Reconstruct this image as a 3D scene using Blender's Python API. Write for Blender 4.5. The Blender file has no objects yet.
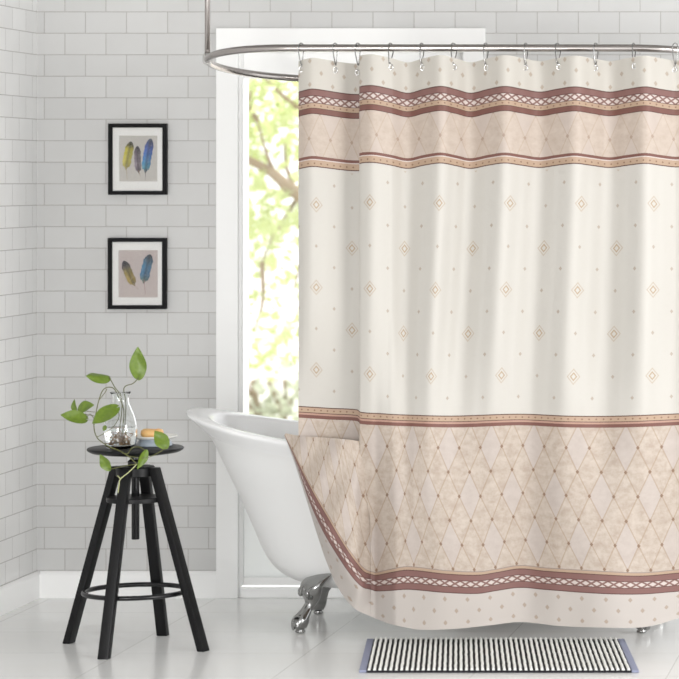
import bpy, bmesh, math, random
from mathutils import Vector, Matrix
random.seed(7)
S = bpy.context.scene
COL = S.collection
# ------------------------------------------------------------------ camera, sky, sun, exposure
F = 2900.0                      # focal length in pixels of the 679 px frame
CX, CY, EYE = 2.3, -10.9, 1.57  # camera position; the back wall is the plane y = 0
VX, VY = 950.0, 180.0           # vanishing point of the room in the frame
cam = bpy.data.cameras.new('camera'); camo = bpy.data.objects.new('camera', cam); COL.objects.link(camo)
camo.location = (CX, CY, EYE); camo.rotation_euler = (math.pi/2, 0, 0)
cam.sensor_width = 36; cam.lens = F/679*36
cam.shift_x = -(VX-339.5)/679; cam.shift_y = -(339.5-VY)/679
cam.clip_start = 0.1; cam.clip_end = 200
cam.dof.use_dof = True; cam.dof.focus_distance = 10.1; cam.dof.aperture_fstop = 3.6
S.camera = camo
W = bpy.data.worlds.new('sky'); S.world = W; W.use_nodes = True
bg = W.node_tree.nodes['Background']; bg.inputs[0].default_value = (0.97, 0.985, 1, 1); bg.inputs[1].default_value = 1.4
def light(name, kind, loc, target, energy, size=None, color=(1,1,1), size_y=None):
    l = bpy.data.lights.new(name, kind); o = bpy.data.objects.new(name, l); COL.objects.link(o)
    o.location = loc; o.rotation_euler = (Vector(target)-Vector(loc)).to_track_quat('-Z', 'Y').to_euler()
    l.energy = energy; l.color = color
    if kind == 'AREA':
        l.shape = 'RECTANGLE'; l.size = size; l.size_y = size_y or size
    if kind == 'SUN': l.angle = math.radians(16)      # sun behind thin haze
    return o
light('sun', 'SUN', (4.5, 11, 19), (0, -.6, 0), 3.6, color=(1, .97, .92))
light('right_key', 'AREA', (7.6, -6.6, 1.7), (-.4, -.6, .8), 275, 3.0, (1, .985, .965), 2.6)  # added area lamp, keys the left wall and curtain folds from the right
light('front_fill', 'AREA', (-.75, -7.6, 1.0), (-.5, -.3, .3), 92, 1.2, (1, .99, .98), 1.3)  # added fill lamp, brightens door casing, tub end and floor low down
S.view_settings.view_transform = 'Standard'; S.view_settings.look = 'None'
S.view_settings.gamma = 1; S.view_settings.use_curve_mapping = False
S.view_settings.exposure = 0.40

def P(px, py, D):
    return Vector((CX+(px-VX)*D/F, CY+D, EYE+(VY-py)*D/F))
def lin(c):
    c = c/255.0
    return c/12.92 if c <= .04045 else ((c+.055)/1.055)**2.4
def rgb(r, g, b): return (lin(r), lin(g), lin(b), 1)

# ------------------------------------------------------------------ helpers
def sstep(a, b, x):
    t = min(1, max(0, (x-a)/(b-a))); return t*t*(3-2*t)
def crom(keys, t):
    """Catmull-Rom through keys[(t, v...)] with t increasing."""
    if t <= keys[0][0]: return list(keys[0][1:])
    if t >= keys[-1][0]: return list(keys[-1][1:])
    for i in range(len(keys)-1):
        if keys[i][0] <= t <= keys[i+1][0]: break
    p1, p2 = keys[i], keys[i+1]; h = p2[0]-p1[0]
    p0 = keys[i-1] if i else None; p3 = keys[i+2] if i+2 < len(keys) else None
    s = (t-p1[0])/h; out = []
    for k in range(1, len(p1)):
        m1 = (p2[k]-p0[k])/(p2[0]-p0[0]) if p0 else (p2[k]-p1[k])/h
        m2 = (p3[k]-p1[k])/(p3[0]-p1[0]) if p3 else (p2[k]-p1[k])/h
        s2, s3 = s*s, s*s*s
        out.append((2*s3-3*s2+1)*p1[k]+(s3-2*s2+s)*h*m1+(-2*s3+3*s2)*p2[k]+(s3-s2)*h*m2)
    return out
def plin(keys, t):
    if t <= keys[0][0]: return keys[0][1]
    for a, b in zip(keys, keys[1:]):
        if t <= b[0]: return a[1]+(b[1]-a[1])*(t-a[0])/(b[0]-a[0])
    return keys[-1][1]
def tag(o, label=None, cat=None, group=None, kind=None):
    for k, v in (('label', label), ('category', cat), ('group', group), ('kind', kind)):
        if v: o[k] = v
    return o
def empty(name, loc):
    o = bpy.data.objects.new(name, None); COL.objects.link(o); o.location = loc; o.empty_display_size = .05
    return o
def mk(name, bm, mats, parent=None, smooth=True, angle=None):
    me = bpy.data.meshes.new(name)
    bmesh.ops.recalc_face_normals(bm, faces=bm.faces) if angle != 'keep' else None
    bm.to_mesh(me); bm.free()
    for m in (mats if isinstance(mats, (list, tuple)) else [mats]): me.materials.append(m)
    o = bpy.data.objects.new(name, me); COL.objects.link(o)
    if smooth:
        for p in me.polygons: p.use_smooth = True
        if isinstance(angle, (int, float)): me.set_sharp_from_angle(angle=math.radians(angle))
    if parent:
        o.parent = parent; o.matrix_parent_inverse = Matrix.Translation(-Vector(parent.location))
    return o
def box(bm, lo, hi, bev=0, mi=0):
    vs = [bm.verts.new((x, y, z)) for z in (lo[2], hi[2]) for y in (lo[1], hi[1]) for x in (lo[0], hi[0])]
    return hexa(bm, vs, bev, mi)
def hexa(bm, vs, bev=0, mi=0):
    fs = [bm.faces.new([vs[i] for i in q]) for q in ((0,2,3,1),(4,5,7,6),(0,1,5,4),(2,6,7,3),(0,4,6,2),(1,3,7,5))]
    for f in fs: f.material_index = mi
    if bev:
        es = list({e for f in fs for e in f.edges})
        r = bmesh.ops.bevel(bm, geom=es, offset=bev, segments=2, affect='EDGES', profile=.6)
        for f in r['faces']: f.material_index = mi
    return fs
def tube(bm, pts, r, seg=10, closed=False, caps=True, mi=0):
    pts = [Vector(p) for p in pts]; n = len(pts)
    rs = r if isinstance(r, (list, tuple)) else [r]*n
    rings = []; nrm = None
    for i, p in enumerate(pts):
        a = pts[i-1] if (i or closed) else p; b = pts[(i+1) % n] if (i < n-1 or closed) else p
        t = (b-a).normalized()
        if nrm is None:
            nrm = t.orthogonal().normalized()
        nrm = (nrm - t*nrm.dot(t)).normalized(); bi = t.cross(nrm)
        rings.append([bm.verts.new(p+(nrm*math.cos(2*math.pi*k/seg)+bi*math.sin(2*math.pi*k/seg))*rs[i]) for k in range(seg)])
    for i in range(n if closed else n-1):
        A, B = rings[i], rings[(i+1) % n]; off = 0
        if closed and i == n-1:
            off = min(range(seg), key=lambda o: (A[0].co-B[o].co).length)
        for k in range(seg):
            f = bm.faces.new((A[k], A[(k+1) % seg], B[(k+1+off) % seg], B[(k+off) % seg])); f.material_index = mi
    if caps and not closed:
        bm.faces.new(rings[0][::-1]).material_index = mi; bm.faces.new(rings[-1]).material_index = mi
def lathe(bm, c, prof, seg=40, mi=0, cap0=True, cap1=True):
    c = Vector(c); rings = []
    for r, z in prof:
        rings.append([bm.verts.new(c+Vector((r*math.cos(2*math.pi*k/seg), r*math.sin(2*math.pi*k/seg), z))) for k in range(seg)])
    for A, B in zip(rings, rings[1:]):
        for k in range(seg): bm.faces.new((A[k], A[(k+1) % seg], B[(k+1) % seg], B[k])).material_index = mi
    if cap0: bm.faces.new(rings[0][::-1]).material_index = mi
    if cap1: bm.faces.new(rings[-1]).material_index = mi
def smooth_path(pts, n=8):
    pts = [Vector(p) for p in pts]
    ks = [(i, *p) for i, p in enumerate(pts)]
    return [Vector(crom(ks, i/n)) for i in range((len(pts)-1)*n+1)]

# ------------------------------------------------------------------ materials
def mat(name, col, rough=.5, metal=0, spec=.5, **kw):
    m = bpy.data.materials.new(name); m.use_nodes = True
    b = m.node_tree.nodes['Principled BSDF']
    b.inputs['Base Color'].default_value = col; b.inputs['Roughness'].default_value = rough
    b.inputs['Metallic'].default_value = metal; b.inputs['Specular IOR Level'].default_value = spec
    for k, v in kw.items(): b.inputs[k.replace('_', ' ')].default_value = v
    return m
class E:
    """math-node expression"""
    def __init__(s, nt, k): s.nt, s.k = nt, k
    def op(s, o, *a):
        n = s.nt.nodes.new('ShaderNodeMath'); n.operation = o
        for i, x in enumerate((s,)+a):
            if isinstance(x, E): s.nt.links.new(x.k, n.inputs[i])
            else: n.inputs[i].default_value = x
        return E(s.nt, n.outputs[0])
    def __add__(s, o): return s.op('ADD', o)
    def __sub__(s, o): return s.op('SUBTRACT', o)
    def __mul__(s, o): return s.op('MULTIPLY', o)
    def __truediv__(s, o): return s.op('DIVIDE', o)
    def rsub(s, c): return s.op('MULTIPLY_ADD', -1.0, c)
    def abs(s): return s.op('ABSOLUTE')
    def floor(s): return s.op('FLOOR')
    def frac(s): return s.op('FRACT')
    def lt(s, o): return s.op('LESS_THAN', o)
    def gt(s, o): return s.op('GREATER_THAN', o)
    def max(s, o): return s.op('MAXIMUM', o)
    def min(s, o): return s.op('MINIMUM', o)
    def mod(s, o): return s.op('FLOORED_MODULO', o)
    def pp(s, o): return s.op('PINGPONG', o)
def mixc(nt, fac, a, b):
    n = nt.nodes.new('ShaderNodeMix'); n.data_type = 'RGBA'
    for i, x in ((0, fac), (6, a), (7, b)):
        if isinstance(x, E): nt.links.new(x.k, n.inputs[i])
        elif isinstance(x, bpy.types.NodeSocket): nt.links.new(x, n.inputs[i])
        else: n.inputs[i].default_value = x
    return n.outputs[2]
def noise(nt, vec, scale, detail=4, rough=.5):
    n = nt.nodes.new('ShaderNodeTexNoise'); n.inputs['Scale'].default_value = scale
    n.inputs['Detail'].default_value = detail; n.inputs['Roughness'].default_value = rough
    if vec is not None: nt.links.new(vec, n.inputs['Vector'])
    return n.outputs[0]
def bump(nt, h, strength, dist, b):
    n = nt.nodes.new('ShaderNodeBump'); n.inputs['Strength'].default_value = strength; n.inputs['Distance'].default_value = dist
    nt.links.new(h, n.inputs['Height']); nt.links.new(n.outputs[0], b.inputs['Normal'])
def tile_mat(name, axis, lit=0):
    m = mat(name, (1,1,1,1), .28, spec=.4); nt = m.node_tree; b = nt.nodes['Principled BSDF']
    g = nt.nodes.new('ShaderNodeNewGeometry'); sp = nt.nodes.new('ShaderNodeSeparateXYZ'); nt.links.new(g.outputs['Position'], sp.inputs[0])
    cb = nt.nodes.new('ShaderNodeCombineXYZ')
    h = E(nt, sp.outputs[0 if axis == 'x' else 1]); z = E(nt, sp.outputs[2])
    x0 = P(64.9, 0, 10.9).x if axis == 'x' else .0772*1.3
    z0 = P(0, 33.3, 10.9).z
    nt.links.new((h-x0).k, cb.inputs[0]); nt.links.new((z-z0+.08075*60).k, cb.inputs[1])
    br = nt.nodes.new('ShaderNodeTexBrick'); nt.links.new(cb.outputs[0], br.inputs['Vector'])
    br.offset = .5; br.offset_frequency = 2
    for k, v in (('Scale', 1), ('Mortar Size', .0016), ('Mortar Smooth', .35), ('Bias', 0), ('Brick Width', .1544), ('Row Height', .08075)):
        br.inputs[k].default_value = v
    br.inputs['Color1'].default_value = rgb(205+lit, 205+lit, 204+lit); br.inputs['Color2'].default_value = rgb(199+lit, 199+lit, 198+lit); br.inputs['Mortar'].default_value = rgb(166, 163, 160)
    n = noise(nt, g.outputs['Position'], 9, 3)
    c = mixc(nt, (E(nt, n)-.5)*.25+.1, br.outputs[0], rgb(182, 178, 174))
    nt.links.new(c, b.inputs['Base Color'])
    hh = (E(nt, br.outputs['Fac']).rsub(1.0)) + E(nt, noise(nt, g.outputs['Position'], 25, 2))*.12
    bump(nt, hh.k, .5, .0015, b)
    return m
M = {}
M['tile_x'] = tile_mat('glazed wall tile back', 'x'); M['tile_y'] = tile_mat('glazed wall tile side lit tone', 'y', 24)  # same tile; the side wall's brighter light is put into its colour
M['white_paint'] = mat('white satin paint', rgb(243, 243, 242), .4)
M['ceiling'] = mat('ceiling plaster', rgb(176, 175, 173), .9)
def floor_mat():
    m = mat('polished pale tile', (1,1,1,1), .16, spec=.5); nt = m.node_tree; b = nt.nodes['Principled BSDF']
    g = nt.nodes.new('ShaderNodeNewGeometry')
    mp = nt.nodes.new('ShaderNodeMapping'); mp.inputs['Location'].default_value = (-.165+6.2, 1.274+4.5, 0)
    nt.links.new(g.outputs['Position'], mp.inputs[0])
    br = nt.nodes.new('ShaderNodeTexBrick'); nt.links.new(mp.outputs[0], br.inputs['Vector']); br.offset = 0
    for k, v in (('Scale', 1), ('Mortar Size', .0022), ('Mortar Smooth', .6), ('Brick Width', .62), ('Row Height', .45)): br.inputs[k].default_value = v
    br.inputs['Color1'].default_value = rgb(238, 238, 237); br.inputs['Color2'].default_value = rgb(234, 234, 233); br.inputs['Mortar'].default_value = rgb(200, 199, 196)
    mp2 = nt.nodes.new('ShaderNodeMapping'); mp2.inputs['Scale'].default_value = (1.2, 7, 1); nt.links.new(g.outputs['Position'], mp2.inputs[0])
    n = noise(nt, mp2.outputs[0], 2.2, 5, .55)
    c = mixc(nt, (E(nt, n)-.42)*1.6, br.outputs[0], rgb(216, 215, 211))
    nt.links.new(c, b.inputs['Base Color'])
    nt.links.new((E(nt, n)*.25+.06).k, b.inputs['Roughness'])
    bump(nt, br.outputs['Fac'], .25, -.001, b)
    return m
M['floor'] = floor_mat()
M['enamel'] = mat('white enamel', rgb(236, 236, 236), .14, spec=.5)
M['tub_out'] = mat('white painted tub outside', rgb(226, 226, 225), .3)
M['chrome'] = mat('polished chrome', (.62, .61, .6, 1), .12, 1)
M['nickel'] = mat('brushed nickel rod', (.40, .37, .355, 1), .2, 1)
M['dark_chrome'] = mat('aged chrome', (.33, .33, .325, 1), .13, 1)
M['black_wood'] = mat('black stained wood', (.005, .005, .0055, 1), .4, spec=.22)
M['black_metal'] = mat('black lacquered steel', (.006, .006, .007, 1), .25, spec=.35)
M['black_frame'] = mat('black picture frame', (.006, .006, .0065, 1), .5, spec=.12)
M['mount'] = mat('white mount board', rgb(238, 237, 234), .9)
def leaf_mat(name, c1, c2, trans=.3, scale=25):
    m = mat(name, c1, .38); nt = m.node_tree; b = nt.nodes['Principled BSDF']
    g = nt.nodes.new('ShaderNodeNewGeometry')
    c = mixc(nt, E(nt, noise(nt, g.outputs['Position'], scale, 3)), c1, c2); nt.links.new(c, b.inputs['Base Color'])
    t = nt.nodes.new('ShaderNodeBsdfTranslucent'); nt.links.new(c, t.inputs[0])
    mx = nt.nodes.new('ShaderNodeMixShader'); mx.inputs[0].default_value = trans
    nt.links.new(b.outputs[0], mx.inputs[1]); nt.links.new(t.outputs[0], mx.inputs[2])
    nt.links.new(mx.outputs[0], nt.nodes['Material Output'].inputs[0])
    return m
M['leaf'] = leaf_mat('pothos leaf', rgb(74, 100, 22), rgb(116, 138, 46), .15, 90)
M['vein'] = mat('pothos vein', rgb(140, 164, 84), .45)
M['stem'] = mat('pothos stem', rgb(92, 94, 46), .5)
M['stem_pale'] = mat('pale stem end', rgb(176, 180, 130), .5)
M['root'] = mat('roots', rgb(146, 112, 72), .7)
M['tree_leaf'] = leaf_mat('sunlit tree leaf', rgb(178, 190, 122), rgb(212, 220, 168), .5, 2)
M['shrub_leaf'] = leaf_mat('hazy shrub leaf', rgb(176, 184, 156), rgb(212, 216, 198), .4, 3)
M['bark'] = mat('tree bark', rgb(150, 132, 108), .9)
M['patio'] = mat('pale stone patio', rgb(206, 204, 198), .9)
def glass_mat(name, ior, col=(1,1,1,1), rough=0.0):
    return mat(name, col, rough, 0, .5, Transmission_Weight=1.0, IOR=ior)
M['glass'] = glass_mat('clear glass', 1.45, (.97, .985, .98, 1)); M['water'] = glass_mat('water', 1.33)
def pane_mat():
    m = bpy.data.materials.new('window pane'); m.use_nodes = True; nt = m.node_tree
    nt.nodes.remove(nt.nodes['Principled BSDF'])
    t = nt.nodes.new('ShaderNodeBsdfTransparent'); g = nt.nodes.new('ShaderNodeBsdfGlossy'); g.inputs['Roughness'].default_value = .02
    fr = nt.nodes.new('ShaderNodeFresnel'); fr.inputs[0].default_value = 1.4
    mx = nt.nodes.new('ShaderNodeMixShader'); nt.links.new(fr.outputs[0], mx.inputs[0])
    nt.links.new(t.outputs[0], mx.inputs[1]); nt.links.new(g.outputs[0], mx.inputs[2]); nt.links.new(mx.outputs[0], nt.nodes['Material Output'].inputs[0])
    return m
M['pane'] = pane_mat()
def frosted_mat():
    m = bpy.data.materials.new('frosted pane'); m.use_nodes = True; nt = m.node_tree; nt.nodes.remove(nt.nodes['Principled BSDF'])
    a = nt.nodes.new('ShaderNodeBsdfTranslucent'); a.inputs[0].default_value = (.6, .61, .61, 1)
    g = nt.nodes.new('ShaderNodeBsdfDiffuse'); g.inputs[0].default_value = (.85, .86, .86, 1)
    mx = nt.nodes.new('ShaderNodeMixShader'); mx.inputs[0].default_value = .4; nt.links.new(a.outputs[0], mx.inputs[1]); nt.links.new(g.outputs[0], mx.inputs[2])
    nt.links.new(mx.outputs[0], nt.nodes['Material Output'].inputs[0]); return m
M['frosted'] = frosted_mat()
M['plate'] = mat('white glazed ceramic', rgb(236, 235, 230), .25); M['plate_foot'] = mat('grey blue glaze', rgb(150, 160, 170), .25)
M['soap'] = mat('honey soap', rgb(214, 172, 112), .4, Subsurface_Weight=.25)
M['mat_white'] = mat('white cotton cord', rgb(236, 236, 232), .95); M['mat_black'] = mat('black cotton weave', rgb(26, 26, 30), .95)
M['mat_band'] = mat('lavender grey cotton band', rgb(138, 142, 164), .95)

# ------------------------------------------------------------------ the room
def st(name, bm, m, parent=None, smooth=False): return tag(mk(name, bm, m, parent, smooth), kind='structure')
XL = P(37, 0, 10.9).x; XR = 3.2
WX0, WX1 = P(239, 0, 10.9).x, P(464, 0, 10.9).x      # garden door opening
WZ = P(0, 50, 10.9).z; ZC = 2.75; YF = -4.4
bm = bmesh.new(); box(bm, (XL-.12, YF-8, -.1), (XR+.12, .12, 0)); st('floor', bm, M['floor'])
bm = bmesh.new()
box(bm, (XL-.12, 0, 0), (WX0, .12, ZC)); box(bm, (WX1, 0, 0), (XR+.12, .12, ZC)); box(bm, (WX0, 0, WZ), (WX1, .12, ZC))
st('wall_back', bm, M['tile_x'])
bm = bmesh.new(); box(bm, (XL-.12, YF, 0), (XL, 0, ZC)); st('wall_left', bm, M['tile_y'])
bm = bmesh.new(); box(bm, (XL-.12, YF-1.8, ZC), (XR+.12, .12, ZC+.1)); st('ceiling', bm, M['ceiling'])
def bb_profile(bm, x0, x1, left=False):
    H = .1015; T = .014
    prof = [(0, 0), (T, 0), (T, H-.014), (T-.004, H-.006), (.005, H), (0, H)]
    a, b = [], []
    for d, z in prof:
        if left: a.append(bm.verts.new((XL+d, x0, z))); b.append(bm.verts.new((XL+d, x1, z)))
        else: a.append(bm.verts.new((x0, -d, z))); b.append(bm.verts.new((x1, -d, z)))
    n = len(prof)
    for k in range(n): bm.faces.new((a[k], a[(k+1) % n], b[(k+1) % n], b[k]))
    bm.faces.new(a); bm.faces.new(b[::-1])
CW = .0815
bm = bmesh.new(); bb_profile(bm, XL+.014, WX0-CW); st('baseboard_back', bm, M['white_paint'])
bm = bmesh.new(); bb_profile(bm, WX1+CW, XR); st('baseboard_right', bm, M['white_paint'])
bm = bmesh.new(); bb_profile(bm, YF, 0, True); st('baseboard_left', bm, M['white_paint'])
# garden door: casing, jamb, leaf with tall pane over a solid panel
d = empty('door_1', ((WX0+WX1)/2, 0, 0)); tag(d, kind='structure')
bm = bmesh.new()
box(bm, (WX0-CW, -.02, 0), (WX0, -.0005, WZ), .002); box(bm, (WX1, -.02, 0), (WX1+CW, -.0005, WZ), .002)
box(bm, (WX0-CW, -.021, WZ), (WX1+CW, -.0005, WZ+CW), .002)
st('door_casing', bm, M['white_paint'], d)
bm = bmesh.new()
box(bm, (WX0, .0, 0), (WX0+.008, .12, WZ)); box(bm, (WX1-.008, .0, 0), (WX1, .12, WZ)); box(bm, (WX0+.008, .0, WZ-.008), (WX1-.008, .12, WZ))
st('door_jamb', bm, M['white_paint'], d)
lx0, lx1 = WX0+.009, WX1-.009; sz = P(0, 452, 10.95).z; tz = P(0, 79, 10.95).z
bm = bmesh.new()
box(bm, (lx0-.001, .0005, .045), (lx0+.005, .018, WZ-.009), .003); box(bm, (lx1-.005, .0005, .045), (lx1+.001, .018, WZ-.009), .003)
box(bm, (lx0+.005, .006, tz), (lx1-.005, .018, WZ-.009), .003); box(bm, (lx0+.005, .006, sz), (lx1-.005, .018, sz+.06), .003)
box(bm, (lx0+.005, .006, .045), (lx1-.005, .018, .075), .003)
st('door_leaf', bm, M['white_paint'], d)
bm = bmesh.new(); box(bm, (lx0+.005, .009, .075), (lx1-.005, .015, sz)); st('frosted_lower_pane', bm, M['frosted'], d)
bm = bmesh.new(); box(bm, (lx0+.004, .010, sz+.058), (lx1-.004, .014, tz+.002)); st('glass_pane', bm, M['pane'], d)
bm = bmesh.new(); box(bm, (WX0+.008, -.012, 0), (WX1-.008, .11, .04), .004); st('threshold', bm, M['white_paint'], d)

# ------------------------------------------------------------------ outside
bm = bmesh.new(); box(bm, (-14, .125, -.4), (14, 40, -.3)); tag(mk('ground', bm, M['patio'], smooth=False), kind='structure')
def add_leaf_quads(bm, c, L, n):
    for _ in range(n):
        o = Vector((random.gauss(0, 1), random.gauss(0, 1), random.gauss(0, 1)))*c[1]
        p = Vector(c[0])+o
        a = Vector((random.uniform(-1, 1), random.uniform(-1, 1), random.uniform(-1, .4))).normalized()
        b = a.orthogonal().normalized(); b.rotate(Matrix.Rotation(random.uniform(0, 6.28), 3, a))
        l = L*random.uniform(.7, 1.3); w = l*.3; nn = a.cross(b)
        vs = [bm.verts.new(q) for q in (p, p+a*l*.45+b*w+nn*l*.06, p+a*l, p+a*l*.45-b*w+nn*l*.06)]
        bm.faces.new((vs[0], vs[1], vs[2])); bm.faces.new((vs[0], vs[2], vs[3]))
TD = 16.5
t = empty('garden_tree', P(500, 520, TD)); t.location.z = -.3
tag(t, 'leafy yellow green garden tree seen through the glazed door', 'tree')
bm = bmesh.new()
tr = t.location
fork = P(470, 255, TD)
tube(bm, smooth_path([tr, tr.lerp(fork, .5)+Vector((.06, 0, 0)), fork]), [.13-.003*i for i in range(17)], 10)
br_end = P(226, 150, TD-.4)
pts = smooth_path([fork, P(390, 215, TD-.2), P(320, 204, TD-.3), P(292, 190, TD-.4), P(268, 170, TD-.4), br_end])
tube(bm, pts, [.06-.00105*i for i in range(len(pts))], 8)
for a, b in (((330, 206), (300, 110)), ((300, 110), (262, 75)), ((278, 180), (257, 120)), ((300, 194), (262, 262)), ((262, 262), (254, 330)), ((320, 205), (290, 300)), ((430, 230), (400, 120)), ((440, 235), (520, 90)), ((257, 120), (252, 85)), ((296, 192), (285, 140))):
    p0, p1 = P(*a, TD-.3), P(*b, TD-.3+random.uniform(-.3, .3))
    pts = smooth_path([p0, p0.lerp(p1, .5)+Vector((random.uniform(-.04, .04), 0, random.uniform(-.04, .04))), p1])
    tube(bm, pts, [.017-.0007*i for i in range(len(pts))], 6)
mk('branches', bm, M['bark'], t)
bm = bmesh.new()
for k in range(165):
    py = random.uniform(40, 235); px = random.uniform(20, 620)
    add_leaf_quads(bm, (P(px, py, TD+random.uniform(-.8, .8)), random.uniform(.05, .12)), .075, 18)
for px, py, s, n in ((262, 100, .12, 80), (285, 95, .12, 80), (255, 145, .10, 60), (285, 140, .11, 60), (258, 190, .09, 40), (262, 215, .1, 60), (286, 225, .1, 55), (256, 250, .08, 45),
                     (275, 262, .07, 30), (292, 290, .06, 22), (262, 300, .07, 30), (282, 322, .08, 34), (256, 335, .08, 34), (268, 352, .08, 28), (292, 345, .07, 20), (255, 372, .07, 14), (330, 300, .2, 60), (420, 300, .3, 60)):
    add_leaf_quads(bm, (P(px, py, TD+random.uniform(-.4, .4)), s), .07, n)
mk('foliage', bm, M['tree_leaf'], t, smooth=False)
for i, (px, D, h) in enumerate(((276, 18.2, .62),)):
    base = P(px, 430, D); base.z = -.3
    s = empty('garden_shrub', base)
    tag(s, 'pale hazy shrub low outside the door, just above the bathtub rim', 'shrub')
    bm = bmesh.new()
    for k in range(7): tube(bm, smooth_path([base, base+Vector((random.uniform(-.1, .1), random.uniform(-.1, .1), h*.5)), base+Vector((random.uniform(-.35, .35), random.uniform(-.3, .3), h))], 4), .012, 5)
    mk('stems', bm, M['bark'], s)
    bm = bmesh.new()
    for k in range(64): add_leaf_quads(bm, (base+Vector((random.uniform(-.42, .42), random.uniform(-.4, .3), random.uniform(.1, 1.08)*h)), .09), .07, 18)
    mk('foliage', bm, M['shrub_leaf'], s, smooth=False)

# ------------------------------------------------------------------ bathtub
TC = 10.32; TY = CY+TC
def tx(px): return P(px, 0, TC).x
TLV = [ # z, left px, right px, half width, exponent
 (.128, 352, 655, .15, 2.4), (.134, 325, 668, .205, 2.5), (.150, 305, 682, .25, 2.7), (.185, 284, 695, .285, 2.7), (.25, 268, 706, .305, 2.6), (.375, 253, 716, .322, 2.5), (.51, 238, 724, .335, 2.4),
 (.62, 224, 730, .345, 2.4), (.668, 217, 733, .35, 2.4), (.70, 210, 736, .358, 2.4), (.725, 199, 742, .374, 2.4), (.741, 191.5, 747, .386, 2.4), (.749, 189.3, 748, .389, 2.4), (.757, 190.2, 747.5, .388, 2.4), (.762, 194, 745, .382, 2.4),
 (.762, 205, 739, .369, 2.4), (.756, 213, 733, .355, 2.4), (.73, 218, 730, .348, 2.4), (.66, 227, 724, .335, 2.4), (.5, 245, 712, .318, 2.4), (.35, 262, 702, .30, 2.5), (.24, 280, 690, .27, 2.6), (.19, 310, 670, .22, 2.6), (.178, 350, 650, .15, 2.5)]
x_tip = tx(188.3); TK = [(i, *lv) for i, lv in enumerate(TLV)]
def tub_drop(x, z):
    return .15*(1-math.exp(-max(0, x-x_tip)/.48))*sstep(.3, .7, z)
def tub_loop(bm, lv, n=120):
    z, a, b, hw, ex = lv; x0, x1 = tx(a), tx(b); xc, ha = (x0+x1)/2, (x1-x0)/2; out = []
    for k in range(n):
        t = 2*math.pi*k/n; c, s = math.cos(t), math.sin(t)
        x = xc+ha*math.copysign(abs(c)**(2/ex), c); y = TY+hw*math.copysign(abs(s)**(2/ex), s)
        out.append(bm.verts.new((x, y, z-tub_drop(x, z))))
    return out
def tub_part(name, i0, i1, m, cap0=False, cap1=False):
    bm = bmesh.new(); L = [tub_loop(bm, crom(TK, i0+q/4)) for q in range((i1-i0)*4+1)]
    for A, B in zip(L, L[1:]):
        for k in range(len(A)): bm.faces.new((A[k], A[(k+1) % len(A)], B[(k+1) % len(A)], B[k]))
    if cap0: bm.faces.new(L[0][::-1])
    if cap1: bm.faces.new(L[-1])
    return mk(name, bm, m, tub, True, 'keep')
tub = empty('bathtub', (tx(468), TY, 0))
tag(tub, 'white freestanding slipper bathtub with claw feet behind the shower curtain', 'bathtub')
tub_part('tub_shell', 0, 9, M['tub_out'], cap0=True)
tub_part('rolled_rim', 9, 16, M['enamel'])
tub_part('tub_basin', 16, len(TLV)-1, M['enamel'], cap1=True)
def claw_foot(px, D, sx, sy):
    base = P(px, 0, D); base.z = 0
    o = Vector((sx*.8, sy*.6, 0)).normalized(); tg = Vector((-o.y, o.x, 0)); up = Vector((0, 0, 1))
    keys = [ # z, outward, half width, half thickness
     (0, .036, .013, .013), (.006, .036, .019, .019), (.012, .036, .013, .014), (.018, .036, .02, .022), (.034, .037, .029, .03), (.052, .033, .029, .029), (.07, .02, .024, .024), (.085, .008, .02, .021), (.1, -.004, .023, .022),
     (.115, -.008, .034, .026), (.135, -.004, .052, .032), (.158, -.004, .063, .032), (.178, -.02, .066, .026), (.198, -.045, .064, .016), (.204, -.055, .058, .008)]
    bm = bmesh.new(); rings = []; n = 24
    for i in range(57):
        z = .204*i/56; r, w, th = crom(keys, z); ring = []
        for k in range(n):
            a = 2*math.pi*k/n; c, s = math.cos(a), math.sin(a)
            f = 1
            if z < .062: f = 1+.11*max(0, s)*math.cos(5*(a-math.pi/2))*sstep(.008, .02, z)      # claws round the ball
            elif z > .105: f = 1+.07*max(0, s)*math.cos(6*(a-math.pi/2)+z*70)                    # leaf scroll on the knee
            ring.append(bm.verts.new(base+tg*(w*c*f)+o*(r+th*s*f)+up*z))
        rings.append(ring)
    for A, B in zip(rings, rings[1:]):
        for k in range(n): bm.faces.new((A[k], A[(k+1) % n], B[(k+1) % n], B[k]))
    bm.faces.new(rings[0][::-1]); bm.faces.new(rings[-1])
    for j in (-1, 0, 1):   # scroll beads and toes
        c = base+o*.024+tg*(.026*j)+up*(.15-.012*abs(j))
        m4 = Matrix.Translation(c)@o.to_track_quat('Y', 'Z').to_matrix().to_4x4()@Matrix.Diagonal((.014, .008, .016, 1))
        bmesh.ops.create_uvsphere(bm, u_segments=12, v_segments=8, radius=1, matrix=m4)
        c = base+o*(.062-.008*abs(j))+tg*(.017*j)+up*.03
        m4 = Matrix.Translation(c)@Matrix.Diagonal((.0075, .0075, .02, 1))
        bmesh.ops.create_uvsphere(bm, u_segments=10, v_segments=8, radius=1, matrix=m4)
    fo = mk('claw_foot', bm, M['dark_chrome'], tub, True, 'keep'); fo['label'] = 'dark chrome claw foot'
claw_foot(310, 10.075, -1, -1); claw_foot(325, 10.47, -1, 1)
claw_foot(634, 10.075, 1, -1); claw_foot(650, 10.46, 1, 1)

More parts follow.
